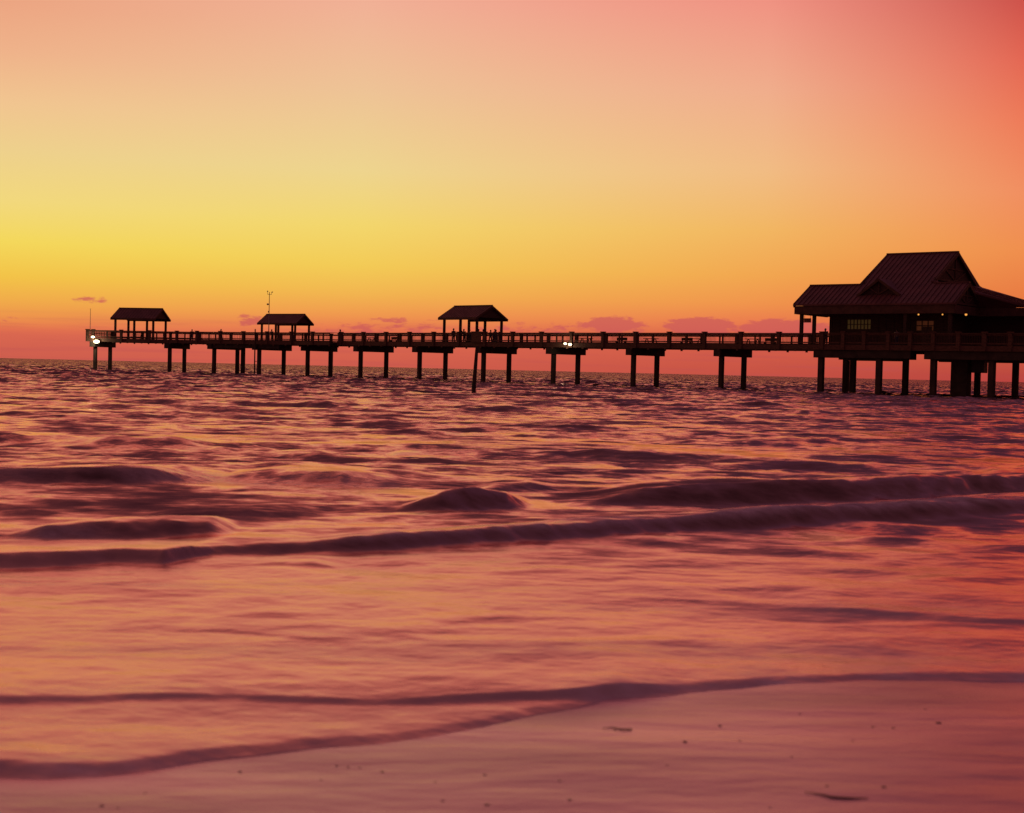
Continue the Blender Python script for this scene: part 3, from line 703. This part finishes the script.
mb.abox(WX0, WX0+.2, WY0+.2, WY1, DECK, zt); mb.abox(WX1-.2, WX1, WY0+.2, WY1, DECK, zt); mb.abox(WX0, WX1, WY1, WY1+.2, DECK, zt); mb.abox(WX1+.01, XH-.8, 9.6, 9.8, DECK, zt); mb.abox(XH-1.0, XH-.8, 9.81, WY1, DECK, zt)
for x in np.arange(WX0+.3, WX1, .9):
    if not (w0-.1 < x < w1+.1 or d0-.1 < x < d1+.1): mb.abox(x-.03, x+.03, WY0-.03, WY0-.001, DECK, zt)
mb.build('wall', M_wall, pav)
wn = MB()
n = 7
for k in range(n+1):
    x = w0+(w1-w0)*k/n; wn.abox(x-.045, x+.045, WY0+.02, WY0+.1, wz0, wz1)
for z in (wz0, (wz0+wz1)/2, wz1): wn.abox(w0, w1, WY0+.021, WY0+.09, z-.04, z+.04)
wf = wn.build('window', M_frame, pav); MB().abox(w0, w1, WY0+.12, WY0+.14, wz0, wz1).build('pane', M_lit, wf)
wn = MB()
for k in range(4): x = d0+(d1-d0)*k/3; wn.abox(x-.05, x+.05, WY0+.02, WY0+.1, 6.9, 8.0)
for z in (6.9, 7.45, 8.0): wn.abox(d0, d1, WY0+.021, WY0+.09, z-.05, z+.05)
wf = wn.build('window', M_frame, pav); MB().abox(d0, d1, WY0+.12, WY0+.14, 6.9, 8.0).build('pane', emit('dim_window', (.5, .16, .06), .05), wf)
dr = MB().abox(13.6, 14.7, WY0-.06, WY0-.005, DECK, DECK+2.15).build('door', M_frame, pav)
MB().ball((14.55, WY0-.1, DECK+1.05), .05).build('handle', M_dark, dr)
# eave bulbs
for i, p in enumerate((918.5, 942.5, 966)):
    y = .05; x = x_for(p, y, 8.4); z = at(p, 314.5, loc(x, y, 0).y).z
    if i == 2: x -= 0
    r = empty('eave_lamp', loc(x, y, z), rzb, label=('left', 'middle', 'brightest right')[i]+' one of three small orange bulbs under the pavilion eave', cat='lamp', group='orange bulbs under the eave')
    MB().ball((0, 0, 0), (.09, .08, .13)[i]).build('bulb', M_bulb, r, smooth=True)
    MB().tube([(0, 0, .08), (0, 0, .2)], [.11, .05]).abox(-.04, .04, .0, .12, .14, .2).build('lamp_holder', M_dark, r)
# hanging sign under the porch
y = 1.9; xs0, xs1 = x_for(804, y, 8), x_for(811, y, 8); zs = at(807, 320.5, loc(xs0, y, 0).y).z
sg = empty('hanging_sign', loc((xs0+xs1)/2, y, zs), rzb, label='small reddish sign board hanging between the porch columns', cat='sign')
hw = (xs1-xs0)/2; MB().abox(-hw, hw, -.04, .04, -.24, .24).build('board', M_signred, sg)
mb = MB()
for z in (-.12, .0, .12): mb.abox(-hw*.8, hw*.8, -.055, -.042, z-.025, z+.025)
for x in (-hw*.8, hw*.8): mb.abox(x-.015, x+.015, -.01, .01, .24, fz0+.05-zs)
mb.build('hanger', M_dark, sg)

bpy.context.view_layer.update()
_pp = []
for o in bpy.data.objects:
    if o.name.split('.')[0] in ('pile', 'service_shaft'):
        q = sum((Vector(k) for k in o.bound_box), Vector())/8; q = o.matrix_world @ q; _pp.append((q.x, q.y))
pile_wash(_pp)

# ------------------------------------------------------------------ floodlights on the pier
def flood(px, py, s, w, label, big, lampw):
    T, N_, Z = frame(s); base = pt(s, w, 0); z = at(px, py, base.y).z
    r = empty('floodlight', (base.x, base.y, z), math.atan2(-T.y, -T.x), label=label, cat='floodlight', group='lit floodlights along the pier')
    for (dx, dz, q) in big:
        MB().ball((dx, -.22, dz), q, 12, 8, (1.45, .5, .75)).build('lens', M_glow, r, smooth=True)
        MB().prism([(dx-q*1.1, -.2, dz-q*.8), (dx+q*1.1, -.2, dz-q*.8), (dx+q*1.1, -.2, dz+q*.8), (dx-q*1.1, -.2, dz+q*.8)], (0, .2, 0)).build('housing', M_dark, r)
    MB().abox(-.05, .05, -.05, .25, -.1, .5).build('bracket', M_dark, r)
    ld = bpy.data.lights.new('flood_light_source', 'POINT'); ld.energy = lampw; ld.color = (1, .9, .6); ld.shadow_soft_size = .25
    lo = bpy.data.objects.new('light_source', ld); COL.objects.link(lo); lo.parent = r; lo.location = (.0, -1.0, -.25)
flood(94.5, 341.5, s_for(96.5, -.1), -.15, 'bright white double floodlight at the seaward end of the pier', [(.15, 0, .36), (-.5, .72, .22)], 200)
flood(569, 344.2, s_for(569, -.1), -.12, 'white twin floodlight on the edge of the mid pier deck', [(-.42, .06, .17), (.35, -.04, .19)], 50)

# ------------------------------------------------------------------ masts and poles
s = s_for(268.5, -1.2); b = pt(s, -1.2, DECK); zt = at(268, 292, b.y).z-DECK
r = empty('weather_mast', b, .3, label='thin tall instrument mast with small arms beside the low shelter', cat='mast')
MB().tube([(0, 0, 0), (0, 0, zt)], [.07, .045]).build('pole', M_mast, r)
mb = MB().tube([(-.28, 0, zt-.35), (.33, 0, zt-.35)], .03); mb.tube([(-.28, 0, zt-.35), (-.28, 0, zt+.05)], .025); mb.tube([(.33, 0, zt-.35), (.33, 0, zt)], .025)
mb.build('crossarm', M_mast, r)
MB().ball((-.28, 0, zt+.1), .1).build('wind_cup', M_mast, r); MB().prism([(.25, 0, zt-.0), (.5, 0, zt+.12), (.5, 0, zt-.1)], (0, .03, 0)).build('wind_vane', M_mast, r)
MB().ball((-.22, 0, zt-1.85), .17, sc=(1, 1, .8)).tube([(-.22, 0, zt-1.85), (0, 0, zt-1.85)], .03).build('sensor', M_mast, r)
MB().abox(-.16, 0, -.08, .08, zt-3.1, zt-2.85).build('sensor_box', M_mast, r)
s = s_for(255, -2.0); b = pt(s, -2.0, -1.5); zt = at(255, 329, b.y).z+1.5
r = empty('gauge_pole', b, 0, label='thin upright pole standing in the water against the pier side', cat='pole')
MB().tube([(0, 0, 0), (0, 0, zt)], [.11, .09]).build('pole', M_wood, r)
mb = MB(); 
for z in (3.6, 5.6): mb.tube([(0, 0, z), (.3, .5, z)], .04)
mb.build('bracket', M_dark, r)
s = s_for(90, .0); b = pt(s, 0, RAIL); zt = at(90.5, 309, b.y).z-RAIL
r = empty('flag_pole', b, 0, label='thin bare pole rising from the seaward end of the railing', cat='pole')
MB().tube([(0, 0, -.6), (0, 0, zt)], [.055, .03]).build('pole', M_mast, r); MB().ball((0, 0, zt), .06).build('finial', M_mast, r)
g = ground(473.5, 392.5); tp = at(477, 346.5, g.y+.6)
r = empty('mooring_post', (g.x, g.y, 0), 0, label='lone slightly leaning timber post standing in the water before the pier', cat='post')
v = tp-Vector((g.x, g.y, 0)); MB().tube([-v*.5, v*.0, v*.3, v*.8, v], [.17, .165, .15, .12, .11], 10).build('post', M_wood, r)
MB().tube([v*.12-Vector((0, 0, .1)), v*.12+Vector((0, 0, .3))], .175, 10).build('collar', M_dark, r)

# ------------------------------------------------------------------ picnic tables and benches on the deck
def make_table():
    r = empty('picnic_table')
    MB().abox(-.9, .9, -.38, .38, .72, .78).build('tabletop', M_wood, r)
    for y in (-.72, .72): MB().abox(-.9, .9, y-.14, y+.14, .42, .47).build('seat', M_wood, r)
    for x in (-.6, .6):
        mb = MB(); mb.bar((x, -.5, 0), (x, -.1, .72), .08, .1); mb.bar((x, .5, 0), (x, .1, .72), .08, .1); mb.bar((x, -.8, .38), (x, .8, .38), .07, .1); mb.build('leg', M_wood, r)
    return r
tb = make_table()
for i, (px, lab) in enumerate([(651, 'timber picnic table on the pier deck between the two middle spans'), (695.5, 'timber picnic table on the deck two posts seaward of the rightmost open bent'),
                               (753, 'timber picnic table on the deck nearest the pavilion porch'), (586, 'timber picnic table on the deck just right of the mid pier floodlight'),
                               (372, 'timber picnic table on the deck left of the crowded shelter'), (138, 'timber picnic table under the seaward shelter')]):
    o = tb if i == 0 else copy_tree(tb)
    p, rz = place_on(s_for(px, 3.4, 6), 3.4); o.location = p; o.rotation_euler = (0, 0, rz); tag(o, lab, 'picnic table', 'picnic tables on the pier')
def make_bench():
    r = empty('bench')
    MB().abox(-.8, .8, -.22, .22, .42, .47).build('seat', M_wood, r); MB().abox(-.8, .8, .2, .25, .6, .95).build('backrest', M_wood, r)
    for x in (-.65, .65): MB().abox(x-.05, x+.05, -.2, .25, 0, .42).abox(x-.04, x+.04, .195, .255, .42, .6).build('leg', M_wood, r)
    return r
bn = make_bench()
for i, (px, lab) in enumerate([(621, 'timber bench against the far rail one bay right of the lit twin lamp'), (686, 'timber bench on the deck between two picnic tables'), (770, 'timber bench on the deck last before the porch'), (394, 'timber bench on the deck halfway between the two left bents of the open pier')]):
    o = bn if i == 0 else copy_tree(bn)
    p, rz = place_on(s_for(px, 5.9, 6), 5.9); o.location = p; o.rotation_euler = (0, 0, rz); tag(o, lab, 'bench', 'benches on the pier')

s = s_for(476, -.2); T, N_, Z = frame(s); p = pt(s, -.22, 0)
nb = empty('notice_board', (p.x, p.y, DECK), math.atan2(-T.y, -T.x), label='plain brown board fixed to the railing below the crowded shelter', cat='board')
MB().abox(-.85, .85, -.03, .03, .12, 1.42).build('panel', M_rail, nb)
fm_ = MB(); fm_.abox(-.9, .9, -.05, .05, 1.42, 1.5); fm_.abox(-.9, .9, -.05, .05, .04, .12); fm_.abox(-.9, -.85, -.05, .05, .12, 1.42); fm_.abox(.85, .9, -.05, .05, .12, 1.42); fm_.build('board_frame', M_fascia, nb)

# ------------------------------------------------------------------ people
def skin_mesh(name, verts, edges, radii, material, sub=1):
    me = bpy.data.meshes.new(name); me.from_pydata(verts, edges, [])
    o = bpy.data.objects.new(name, me); COL.objects.link(o)
    md = o.modifiers.new('Skin', 'SKIN'); md.use_smooth_shade = True
    for i, r in enumerate(radii):
        sv = me.skin_vertices[0].data[i]; sv.radius = (r, r) if not hasattr(r, '__len__') else r; sv.use_root = (i == 0)
    if sub: ms = o.modifiers.new('Sub', 'SUBSURF'); ms.levels = sub; ms.render_levels = sub
    dg = bpy.context.evaluated_depsgraph_get(); dg.update()
    nm = bpy.data.meshes.new_from_object(o.evaluated_get(dg)); 
    bpy.data.objects.remove(o); nm.materials.clear(); nm.materials.append(material)
    ob = bpy.data.objects.new(name, nm); COL.objects.link(ob); return ob
def make_person(pose, shirt, pants):
    """local +X is the direction faced"""
    V, E, R = [], [], []
    def add(p, r, par=None):
        V.append(p); R.append(r)
        if par is not None: E.append((par, len(V)-1))
        return len(V)-1
    sit = pose == 'sit'; hz = .55 if sit else .93
    pel = add((0, 0, hz), (.105, .13)); lean = .18 if pose == 'lean' else 0
    wst = add((lean*.3, 0, hz+.17), (.11, .14), pel); ch = add((lean*.7, 0, hz+.38), (.12, .17), wst); nk0 = add((lean, 0, hz+.49), (.07, .09), ch)
    nk = add((lean+.01, 0, hz+.54), .065, nk0); hd0 = add((lean+.03, 0, hz+.60), (.10, .085), nk); hd = add((lean+.03, 0, hz+.68), (.13, .115), hd0); add((lean+.025, 0, hz+.76), (.10, .09), hd)
    hips, arms = [], []; elbows = []
    for s in (-1, 1):
        if sit: kn = (.42, s*.12, hz-.03); an = (.42, s*.12, .09)
        elif pose == 'walk': kn = (.16*s+.03, s*.1, .5); an = (.24*s-.05, s*.09, .09)
        else: kn = (.02, s*.11, .5); an = (-.01, s*.12, .09)
        h = add((0, s*.1, hz-.06), .085, pel); k = add(kn, .06, h); a = add(an, .042, k); t_ = add((an[0]+.15, an[1]+s*.02, .045), (.045, .035), a); hips.append((h, k, a, t_))
        sh = add((lean, s*.19, hz+.46), .055, ch)
        if pose == 'arms_up' : el_ = (lean+.12, s*.3, hz+.62); wr = (lean+.2, s*.24, hz+.88); dr_ = Vector((.15, 0, 1))
        elif pose == 'lean': el_ = (lean+.12, s*.24, hz+.2); wr = (lean+.34, s*.18, hz+.22); dr_ = Vector((1, -.1*s, -.1))
        elif pose == 'sit': el_ = (.08, s*.24, hz+.2); wr = (.3, s*.16, hz+.14); dr_ = Vector((1, -.3*s, -.2))
        elif pose == 'walk': el_ = (-.1*s, s*.25, hz+.18); wr = (-.1*s+.12, s*.24, hz-.04); dr_ = Vector((.3, 0, -1))
        else: el_ = (-.02, s*.25, hz+.18); wr = (.06, s*.25, hz-.06); dr_ = Vector((.15, 0, -1))
        e_ = add(el_, .042, sh); elbows.append(el_); w = add(wr, .028, e_); dr_.normalize(); wv = Vector(wr); pm = add(tuple(wv+dr_*.06), (.022, .032), w)
        sdv = dr_.cross(Vector((0, 1, 0))).normalized()
        for q, L in ((-.03, .065), (-.01, .08), (.01, .075), (.03, .06)):
            f1 = add(tuple(wv+dr_*.10+sdv*q), .009, pm); add(tuple(wv+dr_*(.10+L)+sdv*q+Vector((.008, 0, 0))), .007, f1)
        add(tuple(wv+dr_*.07+sdv*.055), .010, w)
    r = empty('person')
    b = skin_mesh('body', V, E, R, M_skin, 1); b.parent = r
    # nose and ears belong to the head
    hp = Vector(V[hd]); MB().ball(hp+Vector((-.03, 0, .045)), .118, 10, 7, (1, .9, 1)).build('hair', M_hair, r, smooth=True)
    mb = MB().ball(hp+Vector((.105, 0, -.02)), .02, 6, 4, (1, .6, 1.3))
    for s in (-1, 1): mb.ball(hp+Vector((.0, s*.088, -.02)), .026, 6, 4, (.7, .35, 1))
    mb.build('face_features', M_skin, r, smooth=True)
    idx = [pel, wst, ch, nk0]; vv = [V[i] for i in idx]; rr = [(.19, .22), (.175, .21), (.19, .235), (.10, .13)]; ee = [(0, 1), (1, 2), (2, 3)]
    j = 0
    for s in (-1, 1):
        shp = Vector((lean, s*.19, hz+.46)); elb = elbows[0 if s < 0 else 1]
        vv.append(tuple(shp)); rr.append(.10); ee.append((2, len(vv)-1)); vv.append(tuple(shp.lerp(Vector(elb), .85))); rr.append(.08); ee.append((len(vv)-2, len(vv)-1))
    sh = skin_mesh('shirt', vv, ee, rr, M_cloth[shirt]); sh.parent = r
    vv = [(V[pel][0], 0, hz+.02), (0, 0, hz+.12)]; rr = [(.12, .14), (.13, .15)]; ee = [(0, 1)]
    for h, k, a, t_ in hips:
        vv.append(V[h]); rr.append(.105); ee.append((0, len(vv)-1)); vv.append(V[k]); rr.append(.105); ee.append((len(vv)-2, len(vv)-1)); vv.append(tuple(Vector(V[a])+Vector((0, 0, .04)))); rr.append(.085); ee.append((len(vv)-2, len(vv)-1))
    tr = skin_mesh('trousers', vv, ee, rr, M_cloth[pants]); tr.parent = r
    return r
# (px, w across the deck, pose, facing relative to the pier axis, shirt, trousers, label)
PEOPLE = [
 (339, 1.0, 'lean', 1.4, 0, 1, 'person leaning on the near rail right of the low shelter, alone'),
 (221, 2.0, 'walk', 3.1, 1, 0, 'person walking on the deck left of the low shelter'),
 (192, 5.6, 'stand', 2.0, 2, 0, 'person standing at the rail between the seaward and the low shelter'),
 (272.5, 1.6, 'lean', -1.5, 1, 3, 'person leaning by the foot of the weather mast'),
 (278, 4.6, 'stand', .5, 4, 0, 'person standing under the low shelter behind its middle posts'),
 (453.5, 2.2, 'stand', -1.2, 0, 1, 'person standing tall at the left inside the crowded shelter'),
 (457, 3.6, 'sit', .2, 2, 1, 'person seated beside the tall figure in the crowded shelter'),
 (464.5, 1.3, 'lean', -1.3, 3, 0, 'person leaning on the rail between the first two posts of the crowded shelter'),
 (471, 3.0, 'lean', -2.2, 1, 0, 'person bent forward in the middle of the crowded shelter'),
 (461, 4.4, 'stand', .9, 4, 1, 'person standing at the back left inside the crowded shelter'),
 (467.5, 4.8, 'lean', 1.8, 0, 1, 'person leaning on the far rail behind the first posts of the crowded shelter'),
 (484, 2.0, 'lean', 2.9, 3, 1, 'person leaning just left of the right end posts of the crowded shelter'),
 (493.5, 1.6, 'lean', .4, 1, 0, 'person leaning over the near rail right of the crowded shelter'),
 (478.5, 1.4, 'stand', -.4, 2, 1, 'person standing at the rail beneath the right near corner of the crowded shelter'),
 (490.5, 4.6, 'walk', -.3, 0, 3, 'person walking out of the right end of the crowded shelter'),
 (496.5, 3.6, 'lean', 2.8, 1, 1, 'person leaning with bent back at the right end of the crowded shelter'),
 (500.5, 2.6, 'stand', 2.6, 3, 0, 'person standing outside the right end of the crowded shelter'),
]
for (px, w, pose, face, a, b_, lab) in PEOPLE:
    r = make_person(pose, a, b_); s = s_for(px, w, 6.3); p, rz = place_on(s, w)
    r.location = p; r.rotation_euler = (0, 0, rz+face)
    h = 1.07 if px != 453.5 else 1.14; r.scale = (h, h, h); tag(r, lab, 'person', 'people on the pier')
    if pose == 'sit':
        st = empty('stool', p, rz+face, label='low timber stool under the seated person in the crowded shelter', cat='stool')
        MB().abox(-.18, .2, -.2, .2, .37, .425).build('seat', M_wood, st)
        for x in (-.14, .16):
            for y in (-.16, .16): MB().abox(x-.025, x+.025, y-.025, y+.025, 0, .37).build('leg', M_wood, st)

for (px, y, pose, a, b_, face, lab) in [(826, -.1, 'lean', 0, 1, -1.5, 'person leaning on the platform rail at the left corner under the pavilion eave'),
                                  (897, 1.4, 'stand', 4, 0, 2.4, 'person in a pale shirt standing on the platform in front of the pavilion wall')]:
    r = make_person(pose, a, b_); r.location = loc(x_for(px, y, 6.3), y, DECK-.01); r.rotation_euler = (0, 0, rzb+face); r.scale = (1.05, 1.05, 1.05)
    tag(r, lab, 'person', 'people on the pier')
# ------------------------------------------------------------------ litter of the tide on the wet sand
def sandpt(px, py):
    z = 0
    for _ in range(4):
        g = ground(px, py, z); z = float(sand_z(np.array([g.x]), np.array([g.y]))[0])
    return g
base = None
PEB = [(240, 772, 5), (337, 766, 4), (348, 767, 3), (360, 768, 3), (382, 772, 4), (321, 780, 3), (485, 775, 4), (487, 805, 6), (443, 801, 4), (435, 782, 3), (102, 806, 5), (118, 808, 3), (145, 793, 3),
       (560, 781, 4), (720, 726, 5), (685, 742, 6), (740, 741, 3), (792, 757, 3), (873, 727, 4), (893, 728, 4), (939, 723, 6), (884, 787, 5), (853, 741, 3), (667, 765, 3), (800, 714, 3), (827, 786, 4), (925, 709, 3), (570, 800, 5), (615, 730, 4), (770, 808, 3)]
for i, (px, py, w) in enumerate(PEB):
    g = sandpt(px, py); r_ = w*g.y/F*.5
    if base is None:
        mb = MB().ball((0, 0, 0), 1, 10, 7, (1, .75, .35)); mb.v = [Vector((v.x, v.y, v.z*.5))*(1+.16*math.sin(v.x*5+v.y*3)) for v in mb.v]; o = base = mb.build('pebble', M_pebble, smooth=True)
    else: o = base.copy(); COL.objects.link(o)
    o.location = (g.x, g.y, g.z+r_*.12); o.rotation_euler = (0, 0, random.random()*6); o.scale = (r_, r_, r_)
    tag(o, 'small dark pebble or shell bit lying on the wet sand', 'pebble', 'dark bits strewn on the wet sand')
for (pts, rad, lab) in [([(805, 793), (820, 795), (832, 798), (848, 799), (868, 799)], .004, 'longer dark seaweed strand on the sand at lower right'),
                        ([(602, 729), (612, 728), (622, 730), (632, 730)], .003, 'short faint seaweed strand on the sand just below the swash')]:
    P = [sandpt(*q) for q in pts]; c = P[2]
    mb = MB().tube([p-c+Vector((0, 0, .004)) for p in P], [rad*.3, rad*.7, rad, rad, rad*.4], 6); o = mb.build('seaweed_strand', M_weed, smooth=True); o.location = c
    tag(o, lab, 'seaweed')
